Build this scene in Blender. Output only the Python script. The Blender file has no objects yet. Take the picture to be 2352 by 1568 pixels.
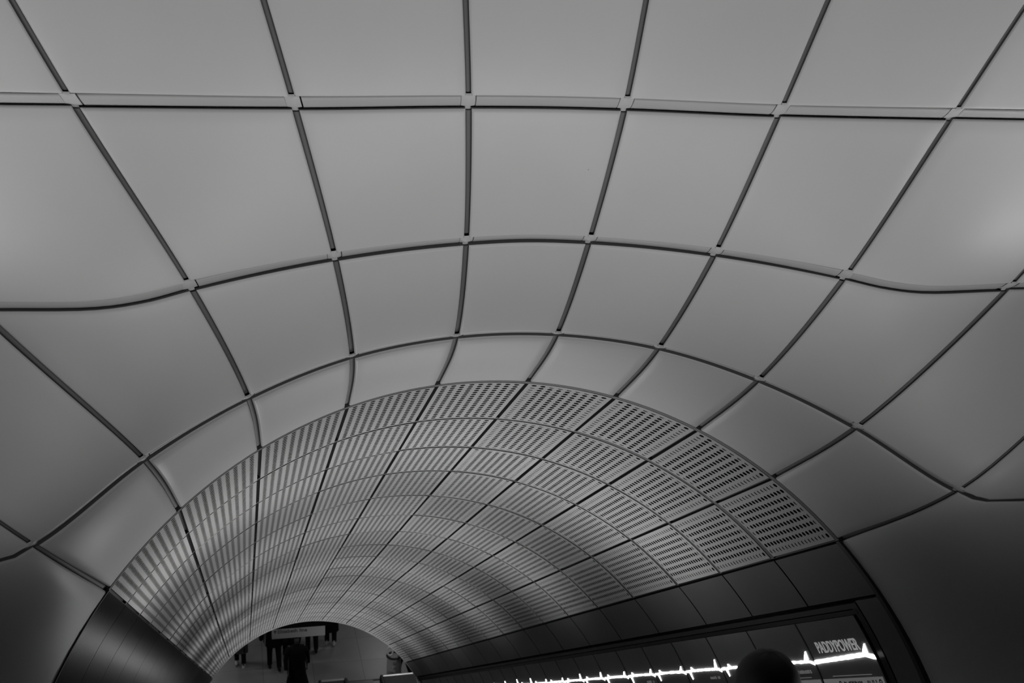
import bpy, bmesh, math, random
from mathutils import Vector, Matrix
random.seed(7)
C = bpy.context.scene.collection
sc = bpy.context.scene
# ------------------------------------------------------------------ frame of the sloping tunnel
# tunnel units: radius of the vault = 1, x right, y square to the slope, z uphill; first perforated ring at z = 0
S = 2.7
Z0 = 11.97
c30 = math.sqrt(3) / 2
def W(x, y, z):
    return Vector((S * x, S * (.5 * y - c30 * z), S * (c30 * y + .5 * z) + Z0))
MT = Matrix(((1, 0, 0, 0), (0, .5, -c30, 0), (0, c30, .5, Z0), (0, 0, 0, 1)))   # metres, tunnel axes -> world
DTH = 0.20831                                                                    # one panel, radians
RINGS = [0, .3748, .7471, 1.1220, 1.5963, 2.0589, 2.5220, 2.9824, 3.4469, 3.9221]
while len(RINGS) < 19:
    RINGS.append(RINGS[-1] + (8.2 - 3.9221) / 9)

# ------------------------------------------------------------------ camera
cam_d = bpy.data.cameras.new('camera'); cam = bpy.data.objects.new('camera', cam_d); C.objects.link(cam)
cam_d.sensor_width = 36; cam_d.lens = 43.148; cam_d.clip_start = .05; cam_d.clip_end = 200
Rm = Matrix(((0.97533745, 0.02635891, -0.21913939), (-0.21903568, 0.23797391, -0.94625144), (0.0272073, 0.97091381, 0.23787841)))
cam.matrix_world = Matrix.Translation((-1.46209, -5.72296, 16.33501)) @ Rm.to_4x4()
cam_d.dof.use_dof = True; cam_d.dof.focus_distance = 8; cam_d.dof.aperture_fstop = 4.5
sc.camera = cam
# ------------------------------------------------------------------ world, exposure
wd = bpy.data.worlds.new('world'); sc.world = wd; wd.use_nodes = True
wd.node_tree.nodes['Background'].inputs[0].default_value = (.5, .5, .5, 1)
wd.node_tree.nodes['Background'].inputs[1].default_value = .02
sc.view_settings.view_transform = 'Standard'; sc.view_settings.look = 'None'
sc.view_settings.exposure = 0; sc.view_settings.gamma = 1; sc.view_settings.use_curve_mapping = False
sc.cycles.max_bounces = 6; sc.cycles.diffuse_bounces = 4; sc.cycles.glossy_bounces = 3
sc.cycles.sample_clamp_indirect = 3

# ------------------------------------------------------------------ materials
def mat(name, col, rough=.5, metal=0, spec=.5, emit=0, var=0, vscale=3, specks=0, bump=0, coat=0, randobj=0):
    m = bpy.data.materials.new(name); m.use_nodes = True
    nt = m.node_tree; N = nt.nodes; L = nt.links; b = N['Principled BSDF']
    if not hasattr(col, '__len__'): col = (col, col, col)
    b.inputs['Base Color'].default_value = (*col, 1); b.inputs['Roughness'].default_value = rough
    b.inputs['Metallic'].default_value = metal; b.inputs['Specular IOR Level'].default_value = spec
    b.inputs['Coat Weight'].default_value = coat
    if emit:
        b.inputs['Emission Color'].default_value = (*col, 1); b.inputs['Emission Strength'].default_value = emit
    tc = N.new('ShaderNodeTexCoord')
    if var or specks or randobj:
        n = N.new('ShaderNodeTexNoise'); n.inputs['Scale'].default_value = vscale; n.inputs['Detail'].default_value = 4
        L.new(tc.outputs['Object'], n.inputs['Vector'])
        mr = N.new('ShaderNodeMapRange'); mr.inputs['From Min'].default_value = .3; mr.inputs['From Max'].default_value = .7
        mr.inputs['To Min'].default_value = 1 - var; mr.inputs['To Max'].default_value = 1
        L.new(n.outputs['Fac'], mr.inputs['Value']); fac = mr.outputs['Result']
        if specks:
            v = N.new('ShaderNodeTexVoronoi'); v.inputs['Scale'].default_value = 2.3; v.inputs['Randomness'].default_value = 1
            L.new(tc.outputs['Object'], v.inputs['Vector'])
            n2 = N.new('ShaderNodeTexNoise'); n2.inputs['Scale'].default_value = 1.3
            L.new(tc.outputs['Object'], n2.inputs['Vector'])
            m2 = N.new('ShaderNodeMapRange'); m2.inputs['From Min'].default_value = .006; m2.inputs['From Max'].default_value = .012
            m2.inputs['To Min'].default_value = 1 - specks; m2.inputs['To Max'].default_value = 1
            L.new(v.outputs['Distance'], m2.inputs['Value'])
            mx = N.new('ShaderNodeMath'); mx.operation = 'MULTIPLY'
            L.new(fac, mx.inputs[0]); L.new(m2.outputs['Result'], mx.inputs[1]); fac = mx.outputs[0]
        if randobj:
            oi = N.new('ShaderNodeObjectInfo'); m3 = N.new('ShaderNodeMapRange')
            m3.inputs['To Min'].default_value = 1 - randobj; m3.inputs['To Max'].default_value = 1
            L.new(oi.outputs['Random'], m3.inputs['Value'])
            mx = N.new('ShaderNodeMath'); mx.operation = 'MULTIPLY'
            L.new(fac, mx.inputs[0]); L.new(m3.outputs['Result'], mx.inputs[1]); fac = mx.outputs[0]
        mul = N.new('ShaderNodeVectorMath'); mul.operation = 'SCALE'; mul.inputs[0].default_value = col
        L.new(fac, mul.inputs['Scale']); L.new(mul.outputs['Vector'], b.inputs['Base Color'])
    if bump:
        n = N.new('ShaderNodeTexNoise'); n.inputs['Scale'].default_value = vscale * 1.5
        L.new(tc.outputs['Object'], n.inputs['Vector'])
        bp = N.new('ShaderNodeBump'); bp.inputs['Strength'].default_value = bump; bp.inputs['Distance'].default_value = .02
        L.new(n.outputs['Fac'], bp.inputs['Height']); L.new(bp.outputs['Normal'], b.inputs['Normal'])
    return m
M = dict(
    shell=mat('cast_shell', .66, .45, spec=.35, var=.06, vscale=1.2, specks=.45),
    shelledge=mat('shell_edge', .14, .8),
    strip=mat('pale_joint_strip', .52, .5, var=.05),
    strip2=mat('grey_joint_strip', .15, .6, var=.08),
    node=mat('joint_cross', .58, .5),
    black=mat('black_gap', .012, .9, spec=.1),
    perf=mat('perforated_steel', .60, .42, spec=.4, var=.06, vscale=2, randobj=.16),
    perfedge=mat('panel_edge', .05, .8),
    trim=mat('dark_trim', .10, .5),
    rim=mat('pale_rim', .85, .4),
    clad=mat('dark_enamel', .145, .32, var=.15, vscale=2, bump=.05),
    cladblack=mat('black_glass_panel', .010, .2, spec=.008, var=.3, vscale=3, bump=.02),
    frame=mat('black_frame', .012, .5),
    frame2=mat('charcoal_frame', .03, .5),
    display=mat('display_glass', .26, .25, var=.1, bump=.08),
    glow=mat('lit_line', .95, .5, emit=5.0),
    glyph=mat('grey_lettering', .35, .5, emit=.55),
    caption=mat('dim_lettering', .2, .5, emit=.35),
    footer=mat('pale_footer', .18, .5, emit=.45),
    ink=mat('dark_ink', .02, .6),
    signw=mat('sign_face', .08, .5, emit=.05, var=.05),
    signblk=mat('sign_housing', .004, .9, spec=.02),
    steel=mat('brushed_steel', .45, .28, metal=1, var=.15, vscale=8),
    dsteel=mat('dark_steel', .12, .35, metal=.8),
    cap=mat('bright_end_cap', .55, .3, metal=.5),
    deck=mat('dark_deck_top', .035, .55, spec=.15, var=.1),
    rubber=mat('black_rubber', .01, .45),
    tread=mat('ribbed_tread', .08, .4, metal=.6),
    wall=mat('hall_wall', .35, .6, var=.08),
    lens=mat('lamp_lens', .9, .4, emit=6),
    hair=mat('black_hair', .006, .6, spec=.2), coatk=mat('black_coat', .008, .8, spec=.1), coatg=mat('grey_coat', .05, .8),
    coatd=mat('dark_jacket', .014, .8, spec=.1), trou=mat('dark_trousers', .010, .85, spec=.1), skin=mat('skin', .09, .5), shoeW=mat('white_shoes', .5, .5),
    shoeK=mat('black_shoes', .01, .4), clear=None)
m = bpy.data.materials.new('clear_plastic'); m.use_nodes = True; b = m.node_tree.nodes['Principled BSDF']
b.inputs['Base Color'].default_value = (.5, .5, .5, 1); b.inputs['Roughness'].default_value = .35
b.inputs['Alpha'].default_value = .45; b.inputs['Specular IOR Level'].default_value = .6; M['clear'] = m
# floor tiles
m = mat('stone_floor', .20, .35, var=.12, vscale=1.5); nt = m.node_tree; N = nt.nodes; L = nt.links
tc = N.new('ShaderNodeTexCoord'); mp = N.new('ShaderNodeMapping'); mp.inputs['Location'].default_value = (1.0 - 1.3 * 10, -24.46 + 1.3 * 40, 0)
L.new(tc.outputs['Object'], mp.inputs['Vector'])
bk = N.new('ShaderNodeTexBrick'); bk.offset = 0; bk.inputs['Scale'].default_value = 1; bk.inputs['Mortar Size'].default_value = .008
bk.inputs['Brick Width'].default_value = 1.3; bk.inputs['Row Height'].default_value = 1.3; bk.inputs['Bias'].default_value = 0
bk.inputs['Color1'].default_value = (1, 1, 1, 1); bk.inputs['Color2'].default_value = (.9, .9, .9, 1); bk.inputs['Mortar'].default_value = (.45, .45, .45, 1)
L.new(mp.outputs['Vector'], bk.inputs['Vector'])
bs = N['Principled BSDF']; old = bs.inputs['Base Color'].links[0].from_socket
mx = N.new('ShaderNodeMix'); mx.data_type = 'RGBA'; mx.blend_type = 'MULTIPLY'; mx.inputs[0].default_value = 1
L.new(old, mx.inputs[6]); L.new(bk.outputs['Color'], mx.inputs[7]); L.new(mx.outputs[2], bs.inputs['Base Color']); M['floor'] = m

# ------------------------------------------------------------------ helpers
def tag(o, label=None, cat=None, group=None, kind=None):
    for k, v in (('label', label), ('category', cat), ('group', group), ('kind', kind)):
        if v: o[k] = v
    return o
def empty(name, loc=(0, 0, 0), rz=0):
    o = bpy.data.objects.new(name, None); o.location = loc; o.rotation_euler = (0, 0, rz); C.objects.link(o)
    o.empty_display_size = .1
    return o
def link(name, me, parent=None, world=False):
    o = bpy.data.objects.new(name, me); C.objects.link(o)
    if parent:
        o.parent = parent
        if world:
            mw = Matrix.Translation(parent.location) if parent.parent is None else Matrix.Translation(parent.parent.location)
            o.matrix_parent_inverse = (Matrix.Translation(parent.location)).inverted()
    return o
class MB:
    def __init__(s): s.v = []; s.f = []; s.m = []; s.s = []
    def add(s, vs, fs, mi=0, smooth=False):
        o = len(s.v); s.v += [tuple(v) for v in vs]
        for f in fs: s.f.append(tuple(o + i for i in f)); s.m.append(mi); s.s.append(smooth)
    def box(s, a, b, mi=0):
        x0, y0, z0 = a; x1, y1, z1 = b
        s.add([(x0, y0, z0), (x1, y0, z0), (x1, y1, z0), (x0, y1, z0), (x0, y0, z1), (x1, y0, z1), (x1, y1, z1), (x0, y1, z1)],
              [(0, 3, 2, 1), (4, 5, 6, 7), (0, 1, 5, 4), (1, 2, 6, 5), (2, 3, 7, 6), (3, 0, 4, 7)], mi)
    def prism(s, poly, x0, x1, mi=0):            # polygon in (y, z) drawn along x
        n = len(poly)
        s.add([(x0, y, z) for y, z in poly] + [(x1, y, z) for y, z in poly],
              [tuple(range(n)), tuple(range(2 * n - 1, n - 1, -1))] + [(i, i + n, (i + 1) % n + n, (i + 1) % n) for i in range(n)], mi)
    def tube(s, pts, r, n=8, mi=0, caps=True):
        pts = [Vector(p) for p in pts]; rs = r if hasattr(r, '__len__') else [r] * len(pts); rings = []
        for i, p in enumerate(pts):
            t = (pts[min(i + 1, len(pts) - 1)] - pts[max(i - 1, 0)]).normalized()
            a = Vector((1, 0, 0)) if abs(t.x) < .8 else Vector((0, 0, 1)); u = t.cross(a).normalized(); w = t.cross(u)
            rings.append([p + (u * math.cos(2 * math.pi * k / n) + w * math.sin(2 * math.pi * k / n)) * rs[i] for k in range(n)])
        vs = [q for rg in rings for q in rg]; fs = []
        for i in range(len(pts) - 1):
            for k in range(n): fs.append((i * n + k, i * n + (k + 1) % n, (i + 1) * n + (k + 1) % n, (i + 1) * n + k))
        s.add(vs, fs, mi, True)
        if caps: s.add(rings[0], [tuple(range(n))[::-1]], mi); s.add(rings[-1], [tuple(range(n))], mi)
    def ring(s, c, u, w, R1, R2, r, n=24, m_=8, mi=0):      # closed hoop around c in the plane of u, w
        c, u, w = Vector(c), Vector(u).normalized(), Vector(w).normalized(); k = u.cross(w); vs = []
        for i in range(n):
            a = 2 * math.pi * i / n; p = c + u * R1 * math.cos(a) + w * R2 * math.sin(a); o = (u * math.cos(a) + w * math.sin(a)).normalized()
            for j in range(m_): b = 2 * math.pi * j / m_; vs.append(p + o * r * math.cos(b) + k * r * math.sin(b))
        s.add(vs, [(i * m_ + j, i * m_ + (j + 1) % m_, (i + 1) % n * m_ + (j + 1) % m_, (i + 1) % n * m_ + j) for i in range(n) for j in range(m_)], mi, True)
    def mesh(s, name, mats):
        me = bpy.data.meshes.new(name); me.from_pydata(s.v, [], s.f)
        for m_ in mats: me.materials.append(m_)
        me.polygons.foreach_set('material_index', s.m); me.polygons.foreach_set('use_smooth', s.s); me.update()
        return me
    def build(s, name, mats, parent=None, world=False):
        if not hasattr(mats, '__len__'): mats = [mats]
        return link(name, s.mesh(name, mats), parent, world)
def cylpatch(mb, th0, th1, z0, z1, r0, r1, nu=6, nv=1, mi=0, mi_side=None, n_in=None):
    """curved slab between radius r0 (face to the room) and r1, degrees, tunnel z0 > z1"""
    if mi_side is None: mi_side = mi
    P = lambda a, z, r: W(r * math.sin(math.radians(a)), r * math.cos(math.radians(a)), z)
    A = [th0 + (th1 - th0) * i / nu for i in range(nu + 1)]; ZZ = [z0 + (z1 - z0) * i / nv for i in range(nv + 1)]
    for r, flip in ((r0, False), (r1, True)):
        vs = [P(a, z, r) for z in ZZ for a in A]
        fs = [(j * (nu + 1) + i, j * (nu + 1) + i + 1, (j + 1) * (nu + 1) + i + 1, (j + 1) * (nu + 1) + i) for j in range(nv) for i in range(nu)]
        mb.add(vs, fs, mi if not flip else mi_side, True)
    for z in (z0, z1):
        vs = [P(a, z, r) for r in (r0, r1) for a in A]; mb.add(vs, [(i, i + 1, i + nu + 2, i + nu + 1) for i in range(nu)], mi_side)
    for a in (th0, th1):
        vs = [P(a, z, r) for r in (r0, r1) for z in ZZ]; mb.add(vs, [(i, i + 1, i + nv + 2, i + nv + 1) for i in range(nv)], mi_side)

# ================================================================== FLARED SHELL CEILING
def herm(ts, ps, t, wk=None, wv=.5):
    """non-uniform Catmull-Rom through 3-vectors"""
    n = len(ts); i = 0
    while i < n - 2 and t > ts[i + 1]: i += 1
    def tan(k):
        if k == 0: return (ps[1] - ps[0]) / (ts[1] - ts[0])
        if k == n - 1: return (ps[-1] - ps[-2]) / (ts[-1] - ts[-2])
        h0 = ts[k] - ts[k - 1]; h1 = ts[k + 1] - ts[k]; d0 = (ps[k] - ps[k - 1]) / h0; d1 = (ps[k + 1] - ps[k]) / h1
        return d0 * wv + d1 * (1 - wv) if k == wk else (d0 * h1 + d1 * h0) / (h0 + h1)
    h = ts[i + 1] - ts[i]; u = (t - ts[i]) / h; m0 = tan(i) * h; m1 = tan(i + 1) * h
    return ps[i] * (2 * u**3 - 3 * u**2 + 1) + m0 * (u**3 - 2 * u**2 + u) + ps[i + 1] * (3 * u**2 - 2 * u**3) + m1 * (u**3 - u**2)
# half rings: parameter q = distance in panels from the crown (0.5 = first joint line); values x, y, z
ROWS = [
    None,                                                                # ring 1: the circle itself
    [(0, 0, 1.0265, .286), (.5, .1055, 1.0215, .2875), (1.5, .318, .983, .2975), (2.5, .520, .902, .3185), (3.5, .709, .787, .349), (4.5, .892, .639, .387),
     (4.72, .932, .617, .3925), (5.0, 1.0, .612, .394), (5.6, 1.2, .612, .395), (8, 2.4, .612, .395)],
    [(0, 0, 1.1385, .5385), (.5, .119, 1.1335, .539), (1.5, .364, 1.101, .553), (2.5, .616, 1.042, .5785), (2.82, .700, 1.017, .589), (3.08, .775, 1.006, .593), (3.5, .959, 1.009, .591),
     (4.5, 1.35, 1.006, .594), (5.6, 1.8, 1.006, .594), (8, 2.6, 1.006, .594)],
    [(0, 0, 1.3035, .768), (.5, .1415, 1.3025, .7675), (1.5, .438, 1.297, .764), (2.5, .790, 1.296, .764), (3.5, 1.22, 1.296, .764), (4.5, 1.68, 1.296, .764), (5.6, 2.1, 1.296, .764), (8, 2.8, 1.296, .764)],
    [(0, 0, 1.513, .958), (.5, .166, 1.512, .958), (1.5, .519, 1.512, .958), (2.5, .928, 1.512, .958), (3.5, 1.4, 1.512, .958), (4.5, 1.9, 1.512, .958), (5.6, 2.3, 1.512, .958), (8, 3, 1.512, .958)],
    [(0, 0, 1.69, 1.19), (.5, .19, 1.69, 1.19), (1.5, .59, 1.69, 1.19), (2.5, 1.05, 1.69, 1.19), (3.5, 1.55, 1.69, 1.19), (4.5, 2.05, 1.69, 1.19), (5.6, 2.5, 1.69, 1.19), (8, 3.1, 1.69, 1.19)],
    [(0, 0, 1.783, 1.97), (.5, .23, 1.783, 1.97), (1.5, .7, 1.783, 1.97), (2.5, 1.2, 1.783, 1.97), (3.5, 1.7, 1.783, 1.97), (4.5, 2.2, 1.783, 1.97), (5.6, 2.6, 1.783, 1.97), (8, 3.2, 1.783, 1.97)]]
def ringpt(k, q):
    s = 1 if q >= 0 else -1; a = abs(q)
    if k <= 0:
        t = a * DTH if a <= 4.5 else 4.5 * DTH + (a - 4.5) * .30
        p = Vector((s * math.sin(t), math.cos(t), 0.))
        if k == 0: return p
        g = Vector((p.x, p.y, -.60)); w = min(.5, max(0, (a - 2.0) * .2))      # towards the sides the flare leaves the ring at an angle
        return g.lerp(p - (ringpt(1, q) - p) * 2.2, w)
    rows = ROWS[k]; ts = [-r[0] for r in rows[:0:-1]] + [r[0] for r in rows]
    ps = [Vector((-r[1], r[2], r[3])) for r in rows[:0:-1]] + [Vector(r[1:]) for r in rows]
    p = herm(ts, ps, a); return Vector((s * p.x, p.y, p.z))
VT = [-2.2, 0, 1, 2, 3, 4, 5, 6]
def SF(q, v):
    return herm(VT, [ringpt(k, q) for k in range(-1, 7)], v, 2, .5 + .29 * min(1, max(0, (abs(q) - 1.5) / 3)))
def SFn(q, v, e=.01):
    a = SF(q + e, v) - SF(q - e, v); b = SF(q, v + e) - SF(q, max(v - e, -.01)); n = a.cross(b).normalized()
    p = SF(q, v)
    if n.dot(p - Vector((0, .2, 1.9))) < 0: n = -n
    return p, n
def SW(q, v, off=0.):                       # metres outwards (away from the room)
    p, n = SFn(q, v); p = p + n * (off / S); return W(*p)
def shell_panel(q0, q1, v0, v1, gq=.028, gv=.05, nu=12, nv=12, g0=None):
    qm = (q0 + q1) / 2; vm = (v0 + v1) / 2
    lq = (SF(q1, vm) - SF(q0, vm)).length * S / (q1 - q0); lv = (SF(qm, v1) - SF(qm, v0)).length * S / (v1 - v0)
    dq = gq / 2 / lq; dv = gv / 2 / lv; dv0 = (g0 if g0 is not None else gv) / 2 / lv; bq = .012 / lq; bv = .018 / lv
    a, b = q0 + dq, q1 - dq; c, d = v0 + dv0, v1 - dv
    Q = [a, a + bq * .35, a + bq] + [a + bq + (b - a - 2 * bq) * i / nu for i in range(1, nu)] + [b - bq, b - bq * .35, b]
    V = [c, c + bv * .35, c + bv] + [c + bv + (d - c - 2 * bv) * i / nv for i in range(1, nv)] + [d - bv, d - bv * .35, d]
    def dep(i, n): k = min(i, n - 1 - i); return (.010, .003, 0)[k] if k < 3 else 0
    nq, nV = len(Q), len(V)
    mb = MB(); fs = [(j * nq + i, j * nq + i + 1, (j + 1) * nq + i + 1, (j + 1) * nq + i) for j in range(nV - 1) for i in range(nq - 1)]
    mb.add([SW(q, v, max(dep(i, nq), dep(j, nV) * (.2 if j < 3 else 1))) for j, v in enumerate(V) for i, q in enumerate(Q)], fs, 0, True)
    mb.add([SW(q, v, .07) for v in V for q in Q], fs, 1, True)
    for line in ([(q, V[0]) for q in Q], [(q, V[-1]) for q in Q], [(Q[0], v) for v in V], [(Q[-1], v) for v in V]):
        n = len(line); mb.add([SW(q, v, .010) for q, v in line] + [SW(q, v, .07) for q, v in line], [(i, i + 1, i + n + 1, i + n) for i in range(n - 1)], 1, True)
    return mb
GV = {0: .03, 1: .056, 2: .058, 3: .068, 4: .068, 5: .06, 6: .05}
ceiling = tag(empty('ceiling', W(0, 1.1, .5)), kind='structure')
LINES = [-4.5, -3.5, -2.5, -1.5, -.5, .5, 1.5, 2.5, 3.5, 4.5]
for k in range(0, 5):
    cells = [(LINES[i], LINES[i + 1]) for i in range(9)]
    if k == 0: cells += [(-8, -4.5), (4.5, 8)]
    else: cells += [(-8, -6.2), (-6.2, -4.5), (4.5, 6.2), (6.2, 8)]
    for q0, q1 in cells:
        big = abs(q1 - q0) > 2
        G1 = lambda kk: .07 if kk == 1 and abs(q0 + q1) > 9.1 else GV[kk]
        shell_panel(q0, q1, k, k + 1, nu=24 if big else 12, nv=12, gv=G1(k + 1), g0=G1(k)).build('shell_panel', [M['shell'], M['shelledge']], ceiling, True)
mb = MB()
mb = shell_panel(-8, 8, 5, 6, nu=30, nv=10); mb.build('shell_panel', [M['shell'], M['shelledge']], ceiling, True)
def strip_ring(k, q0, q1, inset, gv=.05):    # pale strip lying in a ring joint, deeper towards the far panel
    qs = [q0 + (q1 - q0) * i / 12 for i in range(13)]; mb = MB(); prof = [(.5, .003), (.25, .006), (0, .012), (-.25, .022), (-.455, .034), (-.455, .06), (.5, .06)]
    vs = []; lv = (SF((q0 + q1) / 2, k + .1) - SF((q0 + q1) / 2, k - .1 if k > 0 else 0)).length * S / (.2 if k > 0 else .1)
    lq = (SF(q1, k) - SF(q0, k)).length * S / (q1 - q0); a = inset / lq; qs = [q0 + a + (q1 - q0 - 2 * a) * i / 12 for i in range(13)]
    for q in qs:
        for t, d in prof: vs.append(SW(q, k + t * gv / lv, d))
    n = len(prof); mb.add(vs, [(i * n + j, i * n + (j + 1) % n, (i + 1) * n + (j + 1) % n, (i + 1) * n + j) for i in range(12) for j in range(n)], 0, True)
    mb.add(vs[:n], [tuple(range(n))]); mb.add(vs[-n:], [tuple(range(n))])
    return mb
def strip_long(q, v0, v1, inset, gq=.028):
    mb = MB(); lq = (SF(q + .1, (v0 + v1) / 2) - SF(q - .1, (v0 + v1) / 2)).length * S / .2
    lv = (SF(q, v1) - SF(q, v0)).length * S / (v1 - v0); a = inset / lv; prof = [(-.5, .022), (-.2, .017), (.2, .017), (.5, .022), (.5, .05), (-.5, .05)]; n = len(prof)
    vs = []
    for i in range(13):
        v = v0 + a + (v1 - v0 - 2 * a) * i / 12
        for t, d in prof: vs.append(SW(q + t * gq / lq, v, d))
    mb.add(vs, [(i * n + j, i * n + (j + 1) % n, (i + 1) * n + (j + 1) % n, (i + 1) * n + j) for i in range(12) for j in range(n)], 0, True)
    mb.add(vs[:n], [tuple(range(n))]); mb.add(vs[-n:], [tuple(range(n))])
    return mb
def node_cross(k, q, gq=.028, gv=.05):
    lq = (SF(q + .1, k) - SF(q - .1, k)).length * S / .2; lv = (SF(q, k + .1) - SF(q, k - .1)).length * S / .2
    a, r = gq / 2, .033; prof = [(.62, .008), (.5, .003), (.25, .005), (0, .010), (-.25, .019), (-.42, .030), (-.62, .030)]; mb = MB(); X = (-r, -a, -a * .4, a * .4, a, r)
    vs = []
    for t, d in prof:
        for i, x in enumerate(X): vs.append(SW(q + x / lq, k + t * gv / lv, d - (.002 if i in (2, 3) else 0) + (.004 if i in (0, 5) and abs(t) < .5 else 0)))
    fs = [(j * 6 + i, j * 6 + i + 1, (j + 1) * 6 + i + 1, (j + 1) * 6 + i) for j in range(6) for i in range(5) if not (j in (0, 5) and i in (0, 4))]
    mb.add(vs, fs, 0, True)
    for i0, rows in ((0, (1, 2, 3, 4, 5)), (5, (1, 2, 3, 4, 5))):
        f = [vs[j * 6 + i0] for j in rows]; g = [SW(q + X[i0] / lq, k + prof[j][0] * gv / lv, .06) for j in rows]; mb.add(f + g, [(i, i + 1, i + 6, i + 5) for i in range(4)])
    return mb
for k in range(1, 6):
    segs = [(LINES[i], LINES[i + 1]) for i in range(9)] + [(-8, -4.5), (4.5, 8)]
    for q0, q1 in segs: strip_ring(k, q0, q1, .037, .07 if k == 1 and abs(q0 + q1) > 9.1 else GV[k]).build('joint_strip', M['strip'], ceiling, True)
    for q in LINES: node_cross(k, q, gv=GV[k]).build('joint_cross', M['node'], ceiling, True)
for k in range(0, 5):
    for q in LINES: strip_long(q, k, k + 1, GV[k + 1] * .62 + .003).build('joint_cover', M['strip2'], ceiling, True)
mb = MB(); qs = [-8 + 16 * i / 96 for i in range(97)]; vs = [.0 + 6 * i / 48 for i in range(49)]
for off in (.075, .12):
    mb.add([SW(q, v, off) for v in vs for q in qs], [(j * 97 + i, j * 97 + i + 1, (j + 1) * 97 + i + 1, (j + 1) * 97 + i) for j in range(48) for i in range(96)], 0, True)
mb.build('shell_backing', M['black'], ceiling, True)

# ================================================================== PERFORATED VAULT
vault = tag(empty('ceiling', W(0, 1, -4)), kind='structure')
def perf_mesh(length, crescents, name):
    """one curved panel: length along the slope in radii, 12-degree arc, real round holes"""
    rows = round(length * S / .0578); cols = 9; mb = MB(); gap = .026; gr = .052
    half = DTH / 2 - gap / 2 / S; y0 = gr / 2; y1 = length * S - gr / 2; border = .014
    def P(a, y, o): r = S + o; return (r * math.sin(a), r * math.cos(a), -y)
    aw = 2 * (half - border / S) / cols; yw = (y1 - y0 - 2 * border) / rows; hr = .0168; t = .005
    for c in range(cols):
        for r in range(rows):
            a0 = -half + border / S + c * aw; yy = y0 + border + r * yw; ca = a0 + aw / 2; cy = yy + yw / 2
            outer = [(-1, -1), (-1/3, -1), (1/3, -1), (1, -1), (1, -1/3), (1, 1/3), (1, 1), (1/3, 1), (-1/3, 1), (-1, 1), (-1, 1/3), (-1, -1/3)]
            thin = crescents and (c in (0, cols - 1) or (r in (0,) and 2 <= c <= 6) or (r == rows - 1 and 1 < c < 6)) and not (r == 0 and c in (0, cols - 1))
            inner = []
            for ux, uy in outer:
                g = math.atan2(uy, ux); x, y = math.cos(g), math.sin(g)
                if thin and y < 0: y = .06 * -y
                elif thin: y = y
                inner.append((x * hr, y * hr))
            vo = [P(ca + ux * aw / 2, cy + uy * yw / 2, 0) for ux, uy in outer]; vi = [P(ca + x / S, cy + y, 0) for x, y in inner]; vb = [P(ca + x / S, cy + y, t) for x, y in inner]
            mb.add(vo + vi, [(i, (i + 1) % 12, 12 + (i + 1) % 12, 12 + i) for i in range(12)], 0)
            mb.add(vi + vb, [(i, (i + 1) % 12, 12 + (i + 1) % 12, 12 + i) for i in range(12)], 1)
    # plain border and folded edges
    A = [-half] + [-half + border / S + i * aw for i in range(cols + 1)] + [half]; Y = [y0, y0 + border, y1 - border, y1]
    for i in range(len(A) - 1):
        for j in range(3):
            if j != 1 or i in (0, len(A) - 2): mb.add([P(A[i], Y[j], 0), P(A[i + 1], Y[j], 0), P(A[i + 1], Y[j + 1], 0), P(A[i], Y[j + 1], 0)], [(0, 1, 2, 3)])
        for y in (y0, y1): mb.add([P(A[i], y, 0), P(A[i + 1], y, 0), P(A[i + 1], y, .04), P(A[i], y, .04)], [(0, 1, 2, 3)], 1)
    for a in (-half, half): mb.add([P(a, y0, 0), P(a, y1, 0), P(a, y1, .04), P(a, y0, .04)], [(0, 1, 2, 3)], 1)
    return mb.mesh(name, [M['perf'], M['perfedge']])
cache = {}
rest = MB(); npan = 0; restlist = []
for r in range(18):
    ln = RINGS[r + 1] - RINGS[r]; key = 'short' if ln < .4 else 'long'
    for j in range(9):
        kk = (round(ln, 3), j >= 5)
        if kk not in cache: cache[kk] = perf_mesh(ln, j >= 5, 'perforated_panel')
        th = (j - 4) * DTH
        mw = MT @ Matrix.Rotation(-th, 4, 'Z') @ Matrix.Translation((0, 0, -RINGS[r] * S))
        # each panel hangs a touch out of true
        mw = mw @ Matrix.Translation((0, S, 0)) @ Matrix.Rotation(random.uniform(-.004, .004), 4, 'Z') @ Matrix.Rotation(random.uniform(-.004, .004), 4, 'X') @ Matrix.Translation((0, -S, 0))
        if npan < 99:
            o = link('perforated_panel', cache[kk], vault, True); o.matrix_parent_inverse = Matrix.Identity(4)
            o.matrix_local = Matrix.Translation(-vault.location) @ mw
        else: restlist.append((cache[kk], mw))
        npan += 1
bm = bmesh.new()
for me, mw in restlist:
    n0 = len(bm.verts); bm.from_mesh(me); bm.verts.ensure_lookup_table()
    for v in bm.verts[n0:]: v.co = mw @ v.co
me = bpy.data.meshes.new('perforated_panels_far'); bm.to_mesh(me); bm.free(); me.materials.append(M['perf']); me.materials.append(M['perfedge'])
o = link('perforated_panel', me, vault, True); tag(o, kind='stuff')
G9 = math.degrees(4.5 * DTH)
mb = MB(); cylpatch(mb, -G9 - 1, G9 + 1, .0, -8.2, 1.030, 1.05, 48, 18); mb.build('vault_backing', M['black'], vault, True)
for i, z in enumerate(RINGS):
    w = .006 if i else .009; mb = MB()
    z_ = -z - (.004 if i == 0 else 0) + (.0 if i < 18 else 0)
    cylpatch(mb, -G9, G9, z_ + .0085, z_ - .0085, 1.0015 if i else 1.0008, 1.028, 54, 1)
    mb.build('joint_strip', M['trim'] if i < 18 else M['rim'], vault, True)
for j in range(10):
    a = (j - 4.5) * math.degrees(DTH); mb = MB(); cylpatch(mb, a - .26, a + .26, -.01, -8.2, 1.010, 1.028, 1, 18); mb.build('joint_cover', M['frame'], vault, True)
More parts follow.
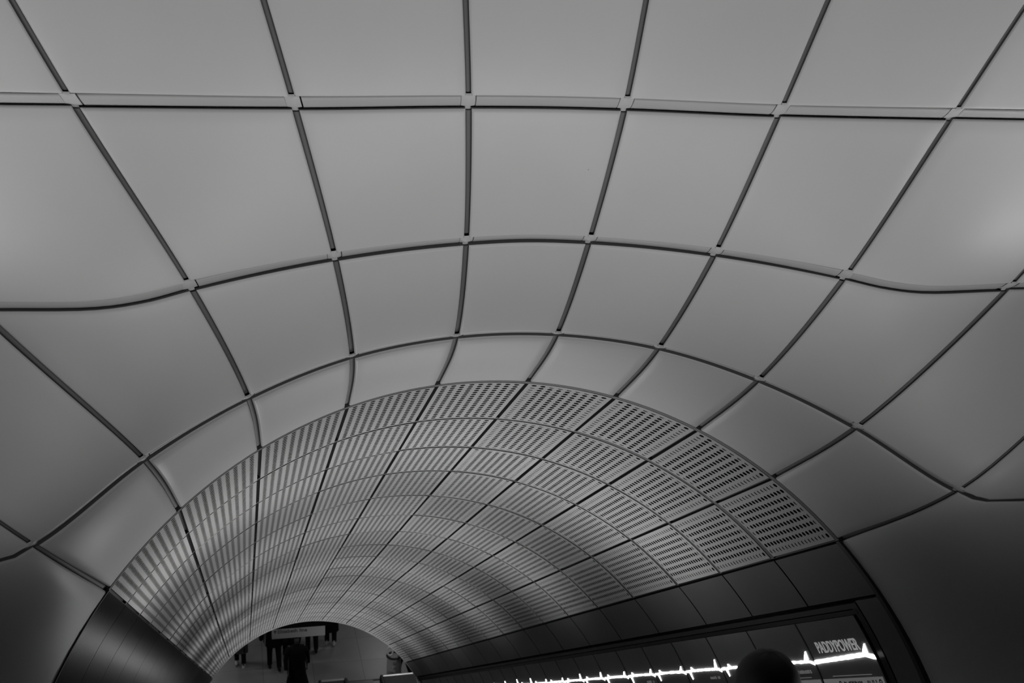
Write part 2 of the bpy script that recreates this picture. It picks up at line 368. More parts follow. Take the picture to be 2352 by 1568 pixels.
mb = MB(); cylpatch(mb, -100, 100, -8.2, -8.218, .997, 1.06, 80, 1); mb.build('end_rim', M['rim'], vault, True)

# ================================================================== TUNNEL SIDE WALLS
wr = tag(empty('wall_right', W(.9, .4, -4)), kind='structure')
wl = tag(empty('wall_left', W(-.9, .4, -4)), kind='structure')
for r in range(18):
    mb = MB(); cylpatch(mb, G9 + .35, 62.25, -RINGS[r] - (.012 if r == 0 else .004), -RINGS[r + 1] + .004, 1.0, 1.012, 5, 1, 0, 1); mb.build('cladding_panel', [M['clad'], M['frame']], wr, True)
    mb = MB(); cylpatch(mb, -100, -G9 - .15, -RINGS[r] - .003, -RINGS[r + 1] + .003, 1.0, 1.012, 16, 1, 0, 1); mb.build('cladding_panel', [M['cladblack'], M['frame']], wl, True)
mb = MB(); cylpatch(mb, G9, 101, 0, -8.2, 1.014, 1.06, 24, 12); mb.build('wall_backing', M['black'], wr, True)
mb = MB(); cylpatch(mb, -101, -G9, 0, -8.2, 1.014, 1.06, 24, 12); mb.build('wall_backing', M['black'], wl, True)
mb = MB(); cylpatch(mb, 53.7, 101, .010, -.006, .996, 1.02, 24, 1); mb.build('portal_trim', M['frame'], wr, True)
mb = MB(); cylpatch(mb, -101, -53.7, .006, -.002, .999, 1.02, 24, 1); mb.build('portal_trim', M['frame'], wl, True)
SCR0 = -.17; PITCH = .3415; NS = 23
zend = SCR0 - PITCH * NS
mb = MB(); cylpatch(mb, 62.95, 63.75, -.13, -8.19, 1.0, 1.012, 2, 18); mb.build('light_trough', M['frame2'], wr, True)
mb = MB(); cylpatch(mb, 63.95, 64.65, -.15, -8.19, 1.002, 1.012, 2, 18); mb.build('frame_rail', M['frame'], wr, True)
mb = MB(); cylpatch(mb, 62.7, 101, -.014, -.122, 1.0, 1.012, 14, 1); mb.build('end_panel', M['clad'], wr, True)
mb = MB(); cylpatch(mb, 63.0, 101, -.135, -.163, 1.003, 1.012, 14, 1); mb.build('frame_post', M['frame'], wr, True)
mb = MB(); cylpatch(mb, 83.2, 101, -.17, -8.19, 1.0, 1.012, 8, 12); mb.build('lower_panel', M['clad'], wr, True)

# ================================================================== ADVERTISING SCREENS
def onwall(a, z, r): return W(r * math.sin(math.radians(a)), r * math.cos(math.radians(a)), z)
def text_mesh(txt, bold=0.):
    cu = bpy.data.curves.new('t', 'FONT'); cu.body = txt; cu.offset = bold; cu.resolution_u = 3; ob = bpy.data.objects.new('t', cu); C.objects.link(ob)
    dg = bpy.context.evaluated_depsgraph_get(); me = bpy.data.meshes.new_from_object(ob.evaluated_get(dg))
    bpy.data.objects.remove(ob); bm = bmesh.new(); bm.from_mesh(me)
    xs = [v.co.x for v in bm.verts]; ys = [v.co.y for v in bm.verts]; bb = (min(xs), max(xs), min(ys), max(ys))
    return bm, bb
def wall_text(txt, z0, z1, a_top, a_bot, material, parent, bold=.02, name='lettering'):
    bm, (x0, x1, y0, y1) = text_mesh(txt, bold)
    bmesh.ops.triangulate(bm, faces=bm.faces[:]); bmesh.ops.subdivide_edges(bm, edges=[e for e in bm.edges if e.calc_length() > .4], cuts=1)
    ex = bmesh.ops.extrude_face_region(bm, geom=bm.faces[:]); top = {g for g in ex['geom'] if isinstance(g, bmesh.types.BMVert)}
    for v in bm.verts:
        fx = (v.co.x - x0) / (x1 - x0); fy = (v.co.y - y0) / (y1 - y0)
        v.co = onwall(a_bot + (a_top - a_bot) * fy, z0 + (z1 - z0) * fx, .9985 if v in top else .9995)
    me = bpy.data.meshes.new('lettering'); bm.to_mesh(me); bm.free(); me.materials.append(material)
    return link(name, me, parent, True)
def marks(z0, z1, a0, a1, n, material, parent, name):
    mb = MB(); rnd = random.Random(int(-z0 * 1000))
    for i in range(n):
        if rnd.random() < .12: continue
        a = z0 + (z1 - z0) * i / n; b = a + (z1 - z0) / n * rnd.uniform(.5, .8); c, d = a0 + rnd.uniform(0, .25) * (a1 - a0), a1
        cylpatch(mb, c, d, a, b, .9983, .9995, 1, 1)
    mb.build(name, material, parent, True)
ORD = ['first', 'second', 'third', 'fourth', 'fifth', 'sixth', 'seventh', 'eighth', 'ninth', 'tenth', 'eleventh', 'twelfth', 'thirteenth', 'fourteenth', 'fifteenth',
       'sixteenth', 'seventeenth', 'eighteenth', 'nineteenth', 'twentieth', 'twenty-first', 'twenty-second', 'twenty-third']
for s in range(NS):
    za = SCR0 - s * PITCH; zb = za - PITCH; g = .0035
    lit = s < 15
    e = empty('advertising_screen', onwall(83, (za + zb) / 2, 1.0))
    if s == 0: lab = 'dark digital screen with grey PADDYPOWER lettering above a bright white line'
    else: lab = 'dark screen %s bright white line, %s along the right wall' % ('with' if lit else 'without', ORD[s])
    tag(e, lab, 'screen', 'digital screens along the right wall')
    mb = MB(); cylpatch(mb, 64.7, 83, za - g, zb + g, 1.0, 1.012, 14, 1, 0, 1); mb.build('display', [M['display'], M['frame']], e, True)
    mb = MB()
    cylpatch(mb, 64.7, 83, za - g * .2, za - g, .9990, 1.012, 14, 1); cylpatch(mb, 64.7, 83, zb + g, zb + g * .2, .9990, 1.012, 14, 1)
    mb.build('bezel', M['frame'], e, True)
    if not lit: continue
    # the white line of the advert: a slightly wavering stroke with a raised tick near the uphill end
    mb = MB(); rnd = random.Random(s); n = 30; up, dn = [], []
    for i in range(n + 1):
        f = i / n; z = zb + g + (za - zb - 2 * g) * f
        cen = 70.95 - .12 * math.sin(math.pi * f) + (.35 if f > .93 else 0) * (f - .93) / .07
        if s == 0: cen = 71.05 - .55 * min(f / .85, 1) + (.5 * (f - .85) / .15 if f > .85 else 0)
        wd_ = (.28 if s == 0 else .19) + (rnd.uniform(-.05, .06) if 0 < i < n else 0)
        up.append((cen - wd_, z)); dn.append((cen + wd_, z))
    for r_ in (.9975, .9995):
        mb.add([onwall(a, z, r_) for a, z in up] + [onwall(a, z, r_) for a, z in dn], [(i, i + 1, i + n + 2, i + n + 1) for i in range(n)])
    for ln_ in (up, dn): mb.add([onwall(a, z, .9975) for a, z in ln_] + [onwall(a, z, .9995) for a, z in ln_], [(i, i + 1, i + n + 2, i + n + 1) for i in range(n)])
    L_ = za - zb
    def tick(zc, a_from, a_to, w0, w1, lean):
        poly = [(zc - w0, a_from), (zc + w0, a_from), (zc + lean * .55 + w1, (a_from + a_to) / 2), (zc + lean, a_to), (zc + lean * .4 - w1, (a_from + a_to) / 2)]
        f = [onwall(a, z, .9976) for z, a in poly]; b_ = [onwall(a, z, .9996) for z, a in poly]
        mb.add(f + b_, [(0, 1, 2, 3, 4), (9, 8, 7, 6, 5)] + [(i, (i + 1) % 5, (i + 1) % 5 + 5, i + 5) for i in range(5)])
    base = 70.6 if s else 70.3
    tick(za - L_ * .13, base, base - (1.4 if s < 2 else rnd.uniform(.7, 1.7)), .013 if s < 2 else .009, .006 if s < 2 else .003, .018)
    if s >= 2: tick(zb + L_ * .12, 71.0, 72.3 + rnd.uniform(0, .4), .007, .003, .002); tick(zb + L_ * .22, 70.7, 70.1, .014, .006, -.006)
    mb.build('light_line', M['glow'], e, True)
    if s == 0: wall_text('PADDYPOWER', -.458, -.226, 67.95, 69.75, M['glyph'], e, .012)
    if s in (1, 3, 5): marks(za - L_ * .38, za - L_ * .12, 72.2, 72.75, 8, M['caption'], e, 'caption')
    if s < 2:
        mb = MB(); cylpatch(mb, 73.8, 76.5, za - .012, zb + .006, .9985, .9995, 4, 1); ft = mb.build('footer_band', M['footer'], e, True)
        mb = MB(); cylpatch(mb, 73.35, 73.47, za - .06, zb + .07, .9986, .9995, 1, 1); mb.build('thin_line', M['caption'], e, True)
        if s == 0:
            marks(zb + .12, zb + .22, 74.15, 74.9, 12, M['ink'], e, 'footer_text'); marks(zb + .245, zb + .295, 74.2, 74.6, 8, M['ink'], e, 'footer_text')
            mb = MB(); vs = []
            for zc in (zb + .10, za - .028):
                q = [onwall(74.5 + .38 * math.sin(t * math.pi / 6), zc + .0075 * math.cos(t * math.pi / 6), .998) for t in range(12)]
                q2 = [onwall(74.5 + .18 * math.sin(t * math.pi / 6), zc + .0035 * math.cos(t * math.pi / 6), .998) for t in range(12)]
                mb.add(q + q2, [(i, (i + 1) % 12, 12 + (i + 1) % 12, 12 + i) for i in range(12)])
            mb.build('footer_emblem', M['ink'], e, True)

# ================================================================== LOWER CONCOURSE
mb = MB(); mb.box((-9, 19.0, -.3), (9, 44, 0)); tag(mb.build('floor', M['floor']), kind='structure')
mb = MB(); mb.box((-9, 44, 0), (9, 44.3, 4)); tag(mb.build('wall_back', M['wall']), kind='structure')
mb = MB(); mb.box((-9.3, 19, 0), (-9, 44.3, 4)); tag(mb.build('wall_left', M['wall']), kind='structure')
mb = MB(); mb.box((9, 19, 0), (9.3, 44.3, 4)); tag(mb.build('wall_right', M['wall']), kind='structure')
mb = MB(); mb.box((-9.3, 20.9, 4), (9.3, 44.3, 4.2)); tag(mb.build('ceiling', M['wall']), kind='structure')
# unseen sloping floor slab under the escalators, added to block light leaks
yb = -.42; mb = MB(); a, b = W(0, yb, 3.3), W(0, yb, -8.2)
mb.prism([(a.y, a.z), (b.y, b.z), (b.y, b.z - .3), (a.y, a.z - .3)], -2.75, 2.75); tag(mb.build('floor', M['frame2']), kind='structure')
# upper landing
STEP = lambda Y: .05 + (19.62 - Y) * .57735
mb = MB(); mb.box((-7, -18, 15.8), (7, -8.3, 16.12)); tag(mb.build('floor', M['floor']), kind='structure')
mb = MB(); mb.box((-8, -18.3, 15.8), (8, -18, 19.5)); tag(mb.build('wall_front', M['wall']), kind='structure')
mb = MB(); mb.box((-8, -18.3, 18.85), (8, -2.6, 19.05)); tag(mb.build('ceiling', M['wall']), kind='structure')
for sx, nm in ((-1, 'wall_left'), (1, 'wall_right')):
    mb = MB(); x0, x1 = sorted((sx * 7.0, sx * 7.3)); mb.prism([(-18.3, 15.5), (-8, 10), (2, 8), (2, 19.2), (-18.3, 19.2)], x0, x1); tag(mb.build(nm, M['wall']), kind='structure')

# ================================================================== ESCALATORS
CX = [-1.63, -.12, 1.39]; TOPY = -8.2; BOTY = 19.7
def path(h, y_end=21.75, y_top=-9.6):        # line parallel to the steps at height h, flat at both landings
    return [(y_top, STEP(TOPY) + h), (TOPY - .3, STEP(TOPY) + h), (TOPY + .35, STEP(TOPY + .35) + h), (BOTY - .35, STEP(BOTY - .35) + h), (BOTY + .25, h + .02), (y_end, h + .02)]
escl = ['left escalator beside the black left wall', 'middle escalator carrying the person with the dark head', 'right escalator nearest the advertising screens']
for i, cx in enumerate(CX):
    e = tag(empty('escalator', (cx, 5, 0)), 'long %s, running down to the lower concourse' % escl[i], 'escalator', 'escalators side by side')
    mb = MB(); poly = []; y = TOPY
    n = int((BOTY - TOPY) / .4)
    for k in range(n):
        y0 = TOPY + k * .4; z = STEP(y0 + .4); poly += [(y0, z + .231), (y0 + .4, z + .231), (y0 + .4, z)] if k == 0 else [(y0 + .4, z + .231), (y0 + .4, z)]
    poly += [(BOTY, STEP(BOTY) - .5), (TOPY, STEP(TOPY) - .5)]
    n_ = len(poly); x0, x1 = cx - .38, cx + .38
    for k in range(len(poly) - 3):
        (ya, za_), (yb_, zb_) = poly[k], poly[k + 1]
        mb.add([(x0, ya, za_), (x1, ya, za_), (x1, yb_, zb_), (x0, yb_, zb_)], [(0, 1, 2, 3)])
    mb.build('steps', M['tread'], e, True)
    for sx in (-1, 1):
        xs = cx + sx * .42; top = path(.90); bot = path(-.35); mb = MB()
        mb.prism(top + bot[::-1], xs - .02, xs + .02); mb.build('balustrade', M['dsteel'], e, True)
        hp = [(cx + sx * .44, y, z) for y, z in path(.97, 21.7)]; ye = 21.7
        hp += [(cx + sx * .44, ye + .16 * math.sin(t), .99 - .16 + .16 * math.cos(t)) for t in (.5, 1, 1.57, 2.1, 2.7, 3.14)]
        mb = MB(); mb.tube(hp, .04, 8); mb.build('handrail', M['rubber'], e, True)
    mb = MB(); mb.box((cx - .40, BOTY - .1, -.02), (cx + .40, 23.35, .015)); mb.build('landing_plate', M['dsteel'], e, True)
    mb = MB(); mb.box((cx - .40, -10.2, 16.05), (cx + .40, TOPY + .05, 16.135)); mb.build('landing_plate', M['dsteel'], e, True)
mb = MB(); mb.box((-2.5, 23.32, 0.001), (2.6, 23.39, .012)); tag(mb.build('trim_1', M['rubber']), kind='structure')
decks = [(-2.66, -2.11, 'between the left wall and left escalator'), (-1.15, -.60, 'between left and middle escalators'), (.36, .91, 'between middle and right escalators'), (1.87, 2.66, 'between right escalator and the screens')]
for x0, x1, lab in decks:
    e = tag(empty('escalator_deck', ((x0 + x1) / 2, 20, 0)), 'long steel deck with a bright rounded end, %s' % lab, 'deck', 'steel decks beside the escalators')
    top = path(.92, 21.80); bot = path(-.35, 21.80); mb = MB(); mb.prism(top + bot[::-1], x0, x1); mb.build('deck_body', M['deck'], e, True)
    mb = MB(); mb.tube([(x0, 21.84, .905), (x1, 21.84, .905)], .055, 12); mb.build('end_cap', M['cap'], e, True)

# uplighters standing low on the two middle decks, with an added fill pair on the side decks
def uplighter(x, Y, power, lab, ang=130, tilt=0, group='uplighters on the escalator decks', size=.25):
    z = STEP(Y) + .90 if TOPY < Y < BOTY else (.95 if Y > 0 else 17.0)
    e = tag(empty('uplighter', (x, Y, z)), lab, 'lamp', group)
    mb = MB(); sl = .57735 * .11; mb.prism([(Y - .11, z + sl + .03), (Y + .11, z - sl + .03), (Y + .11, z + .16), (Y - .11, z + .16)], x - .11, x + .11); mb.build('lamp_housing', M['dsteel'], e, True)
    mb = MB(); mb.box((x - .09, Y - .09, z + .16), (x + .09, Y + .09, z + .168)); ln = mb.build('lamp_lens', M['lens'], e, True)
    ld = bpy.data.lights.new('uplight', 'SPOT'); ld.energy = power; ld.spot_size = math.radians(ang); ld.spot_blend = .9; ld.shadow_soft_size = size
    lo = bpy.data.objects.new('lamp_bulb', ld); C.objects.link(lo); lo.location = (x, Y, z + .2)
    d = Vector((tilt, .5, c30)); lo.rotation_euler = (-d).to_track_quat('Z', 'Y').to_euler(); lo.parent = e; lo.matrix_parent_inverse = Matrix.Translation(e.location).inverted()
POW = (182, 135, 135, 130, 130, 140)
for n_, Y in enumerate((1.6, 5.2, 8.8, 12.4, 15.6, 18.2)):
    for x, w_ in ((-.875, 'left'), (.635, 'right')):
        uplighter(x, Y + (1.0 if x > 0 else 0), POW[n_] / 2, 'low steel uplighter, %s from the top on the %s middle deck' % (ORD[n_ + 1], w_), ang=165 if n_ == 0 else 138)
uplighter(-.875, -2.8, 114, 'low steel uplighter, topmost on the left middle deck under the flared ceiling', ang=154)
uplighter(.635, -2.8, 114, 'low steel uplighter, topmost on the right middle deck under the flared ceiling', ang=154)
uplighter(-2.38, -2.2, 22, 'low steel uplighter added as fill on the leftmost deck under the flared ceiling', ang=165)  # this side pair is added to brighten the dark lower shell
uplighter(2.3, -2.2, 38, 'low steel uplighter added as fill on the rightmost deck under the flared ceiling', ang=165)
# bracket lamps on the hall sides, lighting the shell from close below
for sx, w_ in ((-1, 'left'), (1, 'right')):
    x, Y, z = sx * 3.1, -.95, 15.2
    e = tag(empty('bracket_lamp', (x, Y, z)), 'steel bracket lamp on the %s side of the flared hall' % w_, 'lamp', 'bracket lamps')
    mb = MB(); mb.box((x - .12, Y - .12, z - .12), (x + .12, Y + .12, z)); mb.tube([(x, Y, z - .06), (x + sx * 1.2, Y, z - .06), (x + sx * 3.3, Y, z - .06)], .03, 8); mb.build('lamp_housing', M['dsteel'], e, True)
    mb = MB(); mb.box((x - .1, Y - .1, z), (x + .1, Y + .1, z + .008)); mb.build('lamp_lens', M['lens'], e, True)
    ld = bpy.data.lights.new('uplight', 'SPOT'); ld.energy = 34; ld.spot_size = math.radians(130); ld.spot_blend = 1; ld.shadow_soft_size = .15
    lo = bpy.data.objects.new('lamp_bulb', ld); C.objects.link(lo); lo.location = (x, Y, z + .03); d = Vector((-sx * .45, .5, .7)); lo.rotation_euler = (-d).to_track_quat('Z', 'Y').to_euler(); lo.parent = e; lo.matrix_parent_inverse = Matrix.Translation(e.location).inverted()
# recessed ceiling lamps of the lower concourse, front pair added to brighten hoop and people
for i, (x, Y, w_) in enumerate(((-3, 25, 'left'), (3, 25, 'right'), (-3, 31, 'left rear'), (3, 31, 'right rear'), (-2.4, 21.9, 'left front (added fill light)'), (2.4, 21.9, 'right front (added fill light)'))):
    e = tag(empty('ceiling_lamp', (x, Y, 3.9)), 'square recessed ceiling lamp at %s of the lower concourse' % w_, 'lamp', 'lamps in the lower ceiling')
    mb = MB(); mb.box((x - .35, Y - .35, 3.93), (x + .35, Y + .35, 4.0)); mb.build('lamp_housing', M['dsteel'], e, True)
    mb = MB(); mb.box((x - .3, Y - .3, 3.92), (x + .3, Y + .3, 3.93)); mb.build('lamp_lens', M['lens'], e, True)
    ld = bpy.data.lights.new('downlight', 'AREA'); ld.energy = 15 if i < 4 else 9; ld.size = .6; lo = bpy.data.objects.new('lamp_bulb', ld); C.objects.link(lo); lo.location = (x, Y, 3.9)
    lo.parent = e; lo.matrix_parent_inverse = Matrix.Translation(e.location).inverted()

# ================================================================== HANGING SIGN
SY = 21.12
e = tag(empty('hanging_sign', (-.2, SY, 2.9)), 'grey hanging direction sign reading Elizabeth line with an upward arrow', 'sign')
mb = MB(); mb.box((-.83, SY, 2.54), (.41, SY + .10, 2.785)); mb.build('sign_face', M['signw'], e, True)
mb = MB(); mb.box((-.86, SY - .005, 2.787), (.66, SY + .14, 3.10)); mb.build('sign_housing', M['signblk'], e, True)
for x in (-.6, .4):
    mb = MB(); mb.tube([(x, SY + .06, 3.1), (x, SY + .06, 4.0)], .02, 8); mb.build('hanger', M['dsteel'], e, True)
bm, (x0, x1, y0, y1) = text_mesh('Elizabeth line', .012)
bmesh.ops.triangulate(bm, faces=bm.faces[:]); ex = bmesh.ops.extrude_face_region(bm, geom=bm.faces[:]); top = {g for g in ex['geom'] if isinstance(g, bmesh.types.BMVert)}
for v in bm.verts:
    fx = (v.co.x - x0) / (x1 - x0); fy = (v.co.y - y0) / (y1 - y0)
    v.co = Vector((-.69 + .68 * fx, SY - (.006 if v in top else .001), 2.675 + .085 * fy))
me = bpy.data.meshes.new('lettering'); bm.to_mesh(me); bm.free(); me.materials.append(M['ink']); link('lettering', me, e, True)
mb = MB(); ar = [(-.760, 2.665), (-.742, 2.665), (-.742, 2.725), (-.718, 2.705), (-.718, 2.725), (-.751, 2.758), (-.784, 2.725), (-.784, 2.705), (-.760, 2.725)]; n = len(ar)
mb.add([(x, SY - .006, z) for x, z in ar] + [(x, SY - .001, z) for x, z in ar], [tuple(range(n))] + [(i, (i + 1) % n, (i + 1) % n + n, i + n) for i in range(n)]); mb.build('arrow', M['ink'], e, True)

# ================================================================== SACK BIN BY THE RIGHT WALL
bx, by = 2.29, 22.9
e = tag(empty('sack_bin', (bx, by, 0)), 'clear plastic sack bin with a pale hoop, beyond the right escalator', 'bin')
prof = [(.16, .12), (.19, .3), (.185, .6), (.17, .86)]
n = 16; vs = [(bx + r * math.cos(2 * math.pi * i / n) * (1 + .06 * math.sin(5 * i)), by + r * math.sin(2 * math.pi * i / n), z) for r, z in prof for i in range(n)]
mb.add(vs, [(j * n + i, j * n + (i + 1) % n, (j + 1) * n + (i + 1) % n, (j + 1) * n + i) for j in range(3) for i in range(n)], 0, True); mb.add(vs[:n], [tuple(range(n))]); mb.build('plastic_sack', M['clear'], e, True)
mb = MB(); mb.ring((bx, by, .90), (1, 0, 0), (0, 1, 0), .18, .18, .03); mb.build('band', M['rubber'], e, True)
mb = MB(); mb.ring((bx - .11, by - .02, 1.04), (1, -.1, 0), (0, .35, 1), .07, .105, .02); mb.build('hoop', M['rim'], e, True)
mb = MB(); mb.tube([(bx + .16, by + .1, .02), (bx + .16, by + .1, 1.0)], .025, 8); mb.tube([(bx + .16, by + .1, .02), (bx - .1, by + .1, .02)], .02, 8); mb.build('stand', M['rubber'], e, True)
rnd = random.Random(3); mb = MB()
for i in range(9):
    x, y, z = bx + rnd.uniform(-.1, .1), by + rnd.uniform(-.1, .1), .2 + .05 * i; r = .045
    mb.tube([(x - r, y, z), (x, y + .01, z + .02), (x + r, y, z + .01)], [.03, .05, .02], 6)
tag(mb.build('rubbish', M['dsteel'], e, True), kind='stuff')

# ================================================================== PEOPLE
def skinned(name, nodes, edges, material, parent, root=0, sub=2):
    me = bpy.data.meshes.new(name); me.from_pydata([n[:3] for n in nodes], edges, []); me.materials.append(material)
    o = link(name, me, parent)
    md = o.modifiers.new('Skin', 'SKIN'); md.use_smooth_shade = True
    if not me.skin_vertices: bpy.context.view_layer.objects.active = o
    sv = me.skin_vertices[0].data if me.skin_vertices else None
    if sv is None:
        bm = bmesh.new(); bm.from_mesh(me); bm.verts.layers.skin.verify(); bm.to_mesh(me); bm.free(); sv = me.skin_vertices[0].data
    for i, n in enumerate(nodes):
        r = n[3]; sv[i].radius = (r, n[4] if len(n) > 4 else r); sv[i].use_root = (i == root)
    ss = o.modifiers.new('Sub', 'SUBSURF'); ss.levels = sub; ss.render_levels = sub
    return o
def person(loc, rz, H, label, coat, trousers, shoes, hem=.62, stride=.25, arm=.15, group=None, hairm=None, bag=False, lean=0, skirt=.0, longhair=False, hairsize=1.0):
    e = tag(empty('person', loc, rz), label, 'person', group); k = H / 1.75
    s = lambda x, y, z, *r: (x * k, (y + lean * z) * k, z * k) + tuple(q * k for q in r)
    hip, kn = .93, .49
    # legs: one ahead, one behind (facing +y)
    fy = stride; F = {}
    for sx, f in ((-1, fy), (1, -fy)):
        F[sx] = dict(h=(sx * .095, 0, hip - .03), k=(sx * .10, f * .55 + .03, kn), a=(sx * .10, f, .09 + (.05 if f < 0 else 0)), t=(sx * .11, f + .14, .045))
    # body with head, arms, hands and fingers as one surface
    nd = [s(0, 0, hip, .13, .10), s(0, 0, 1.12, .125, .09), s(0, .0, 1.30, .135, .09), s(0, -.01, 1.41, .09, .065), s(0, 0, 1.50, .052), s(0, .012, 1.56, .058), s(0, .015, 1.62, .074, .085), s(0, .0, 1.68, .076, .09), s(0, -.005, 1.735, .05, .06), s(0, .10, 1.595, .012)]
    ed = [(0, 1), (1, 2), (2, 3), (3, 4), (4, 5), (5, 6), (6, 7), (7, 8), (6, 9)]
    def chain(start, pts):
        p = start
        for q in pts: nd.append(s(*q)); ed.append((p, len(nd) - 1)); p = len(nd) - 1
        return p
    hands = {}
    for sx in (-1, 1):
        sw = -F[sx]['a'][1] * .8; ax = .23
        w_ = (sx * (ax + .03), sw + .06, .90)
        p = chain(3, [(sx * .15, 0, 1.385, .045), (sx * ax, sw * .35, 1.14, .040), (w_[0], w_[1], w_[2], .026), (w_[0], w_[1] + .015, w_[2] - .05, .030, .016)])
        for f_ in range(4):
            oy = (f_ - 1.5) * .019; ln_ = (.062, .075, .07, .055)[f_]
            chain(p, [(w_[0], w_[1] + .015 + oy, w_[2] - .09, .009), (w_[0] - sx * .008, w_[1] + .02 + oy, w_[2] - .09 - ln_ * .55, .008), (w_[0] - sx * .022, w_[1] + .02 + oy, w_[2] - .09 - ln_, .007)])
        chain(p, [(w_[0] - sx * .01, w_[1] + .05, w_[2] - .055, .010), (w_[0] - sx * .014, w_[1] + .065, w_[2] - .085, .008)])
        chain(0, [(*F[sx]['h'], .085), (*F[sx]['k'], .055), (*F[sx]['a'], .036), (*F[sx]['t'], .03)])
    skinned('body', nd, ed, M['skin'], e)
    # trousers: two tapering legs joined at the seat
    def loft(mb, rows, n=14, cap0=True, cap1=True, fold=0):
        vs = []
        for (x, y, z, rx, ry) in rows:
            for i in range(n):
                t = 2 * math.pi * i / n; f = 1 + fold * math.sin(5 * t) * (1.2 - z)
                vs.append(s(x + rx * math.cos(t) * f, y + ry * math.sin(t) * f, z)[:3])
        m_ = len(rows); mb.add(vs, [(j * n + i, j * n + (i + 1) % n, (j + 1) * n + (i + 1) % n, (j + 1) * n + i) for j in range(m_ - 1) for i in range(n)], 0, True)
        if cap0: mb.add(vs[:n], [tuple(range(n))[::-1]])
        if cap1: mb.add(vs[-n:], [tuple(range(n))])
    mb = MB(); loft(mb, [(0, 0, .82, .13, .11), (0, 0, .90, .165, .125), (0, 0, 1.0, .165, .12), (0, 0, 1.06, .15, .11)])
    for sx in (-1, 1):
        h, kn_, a = F[sx]['h'], F[sx]['k'], F[sx]['a']
        mid = [(h[i] + kn_[i]) / 2 for i in range(3)]; m2 = [(kn_[i] + a[i]) / 2 for i in range(3)]
        loft(mb, [(a[0], a[1], a[2] + .0, .062, .068), (*m2[:2], m2[2], .066, .074), (*kn_, .072, .078), (*mid, .088, .095), (*h, .098, .11)])
    mb.build('trousers', trousers, e)
    # coat: shoulders, waist and skirt in one piece with the sleeves
    b_ = 1.10 + skirt; mb = MB(); hm = min(hem, .9)
    loft(mb, [(0, 0, hm, (.20 + skirt) * b_, (.15 + skirt) * b_), (0, 0, (hm + 1.0) / 2, .195 * b_, .145 * b_), (0, 0, 1.0, .185 * b_, .135 * b_), (0, 0, 1.12, .17 * b_, .125 * b_), (0, 0, 1.28, .19 * b_, .135 * b_),
              (0, -.005, 1.38, .205, .125), (0, -.01, 1.44, .165, .10), (0, -.01, 1.475, .085, .075), (0, 0, 1.52, .068, .066)], fold=.05)
    for sx in (-1, 1):
        sw = -F[sx]['a'][1] * .8; o_ = arm - .15
        pts = [s(sx * .15, -.01, 1.405)[:3], s(sx * .205, 0, 1.37)[:3], s(sx * (.235 + o_ * .6), sw * .2, 1.24)[:3], s(sx * (.25 + o_), sw * .4, 1.13)[:3], s(sx * (.262 + o_), sw + .03, .97)[:3], s(sx * (.262 + o_), sw + .06, .91)[:3]]
        mb.tube(pts, [.07 * k, .078 * k, .066 * k, .06 * k, .052 * k, .048 * k], 10)
    mb.build('coat', coat, e)
    for sx in (-1, 1):
        a = F[sx]['a']; mb = MB(); n = 12; vs = []
        for (z, ra, rb, oy) in ((.0, .046, .14, .045), (.03, .048, .142, .045), (.06, .044, .12, .03), (.10, .040, .055, -.015), (.13, .042, .05, -.02)):
            for i in range(n):
                t = 2 * math.pi * i / n; vs.append(s(a[0] + ra * math.cos(t), a[1] + oy + rb * math.sin(t), max(0, a[2] - .09) + z)[:3])
        mb.add(vs, [(j * n + i, j * n + (i + 1) % n, (j + 1) * n + (i + 1) % n, (j + 1) * n + i) for j in range(4) for i in range(n)], 0, True); mb.add(vs[:n], [tuple(range(n))[::-1]]); mb.add(vs[-n:], [tuple(range(n))]); mb.build('shoe', shoes, e)
    # hair: a cap over crown, sides and back of the head
    mb = MB(); nu, nv = 20, 14; vs = []; R_ = hairsize
    for j in range(nv + 1):
        ph = math.pi * j / nv
        for i in range(nu):
            t = 2 * math.pi * i / nu; x = math.sin(ph) * math.cos(t); y = math.sin(ph) * math.sin(t); z = math.cos(ph)
            fz = 1.0 if y < .25 else .78
            yy = y * (.108 if y < 0 else .085 if z < .35 else .10) * R_; wob = 1 + .010 * math.sin(7 * t + 3 * ph)
            zz = z * (.112 if z > 0 else (.17 if longhair else .10) * fz) * R_
            if z < .2 and y > .3: yy *= .35
            vs.append(s(x * .094 * R_ * wob, -.012 + yy, 1.665 + zz * wob)[:3])
    mb.add(vs, [(j * nu + i, j * nu + (i + 1) % nu, (j + 1) * nu + (i + 1) % nu, (j + 1) * nu + i) for j in range(nv) for i in range(nu)], 0, True)
    mb.build('hair', hairm or M['hair'], e)
    mb = MB()
    for sx in (-1, 1): x, y, z = s(sx * .03, .085, 1.645)[:3]; mb.tube([(x, y, z), (x, y + .014, z)], [.012, .006], 8)
    mb.build('eyes', M['hair'], e); mb = MB(); x, y, z = s(0, .088, 1.575)[:3]; mb.tube([(x - .022, y, z), (x, y + .006, z), (x + .022, y, z)], .006, 6); mb.build('mouth', M['trou'], e)
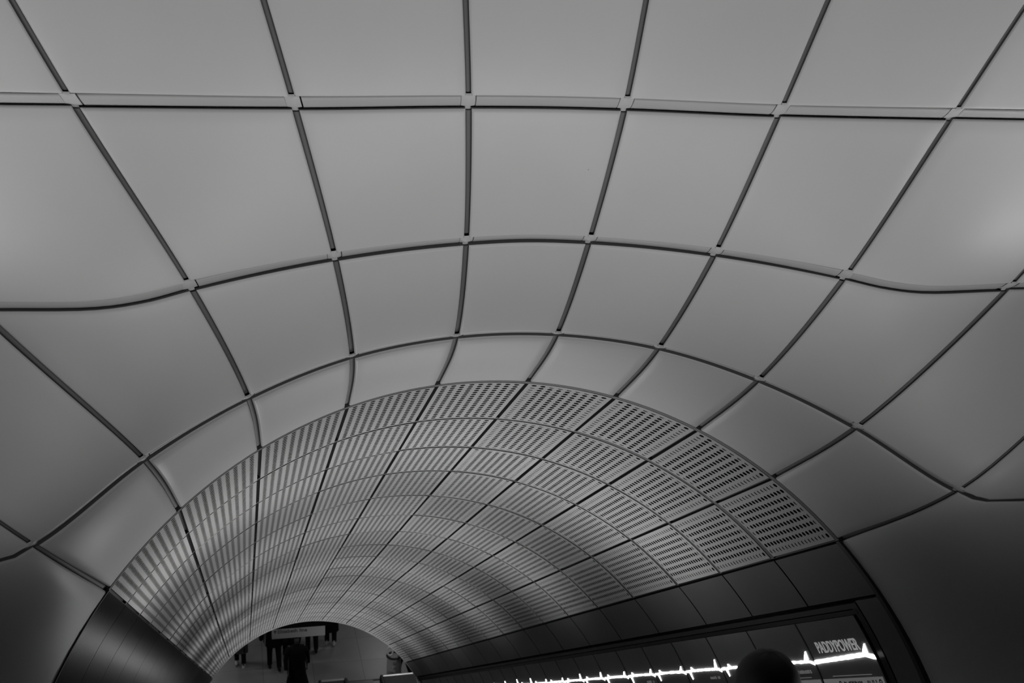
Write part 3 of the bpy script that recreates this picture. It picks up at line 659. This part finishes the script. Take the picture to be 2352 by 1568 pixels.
    if bag:
        mb = MB(); mb.box((.20 * k, -.14 * k, .80 * k), (.33 * k, .16 * k, 1.05 * k)); mb.build('shoulder_bag', M['coatd'], e)
        mb = MB(); mb.tube([s(.26, 0, 1.05), s(.15, .02, 1.47), s(-.05, -.1, 1.3)], .012, 6); mb.build('bag_strap', M['coatd'], e)
    return e
# the traveller close by on the middle escalator: only the top of the head is in view
stY = -2.82
kst = math.floor((stY - TOPY) / .4); sz = STEP(TOPY + kst * .4 + .4) + .231
person((-.015, TOPY + kst * .4 + .2, sz), 0, 1.53, 'person close by on the middle escalator, seen only as a large black head', M['coatk'], M['trou'], M['shoeK'], hem=.7, stride=.02, hairsize=1.17)
G_ = 'people on the lower concourse'
person((-1.58, 24.75, 0), math.pi * .95, 1.70, 'person in a mid grey coat and pale-tipped shoes, furthest left on the lower floor', M['coatg'], M['trou'], M['shoeW'], hem=.40, stride=.05, group=G_)
person((-.70, 24.35, 0), .1, 1.82, 'person in a black jacket with arms out, behind the left edge of the hanging sign', M['coatk'], M['trou'], M['shoeK'], hem=.68, stride=.15, group=G_, bag=True, arm=.22)
person((-.30, 24.9, 0), -.1, 1.76, 'person in a long black coat between the sign edge and the nearest walker', M['coatk'], M['trou'], M['shoeK'], hem=.45, stride=.05, group=G_)
person((-.19, 22.75, 0), math.pi + .15, 1.78, 'person in a long black coat walking nearest, just below the hanging sign', M['coatk'], M['trou'], M['shoeK'], hem=.42, stride=.12, group=G_, skirt=.05, longhair=True, hairsize=1.3, arm=.18)
person((.33, 25.1, 0), .1, 1.75, 'person in slim dark trousers, legs showing under the sign middle', M['coatd'], M['trou'], M['shoeK'], hem=.85, stride=.06, group=G_)
person((.86, 25.48, 0), -.15, 1.80, 'person in a dark coat and pale shoes beside the right end of the sign', M['coatk'], M['trou'], M['shoeW'], hem=.42, stride=.07, group=G_)
person((2.60, 23.25, 0), 1.2, 1.75, 'person in dark trousers standing behind the sack bin at the right', M['coatd'], M['trou'], M['shoeK'], hem=.80, stride=.16, group=G_)
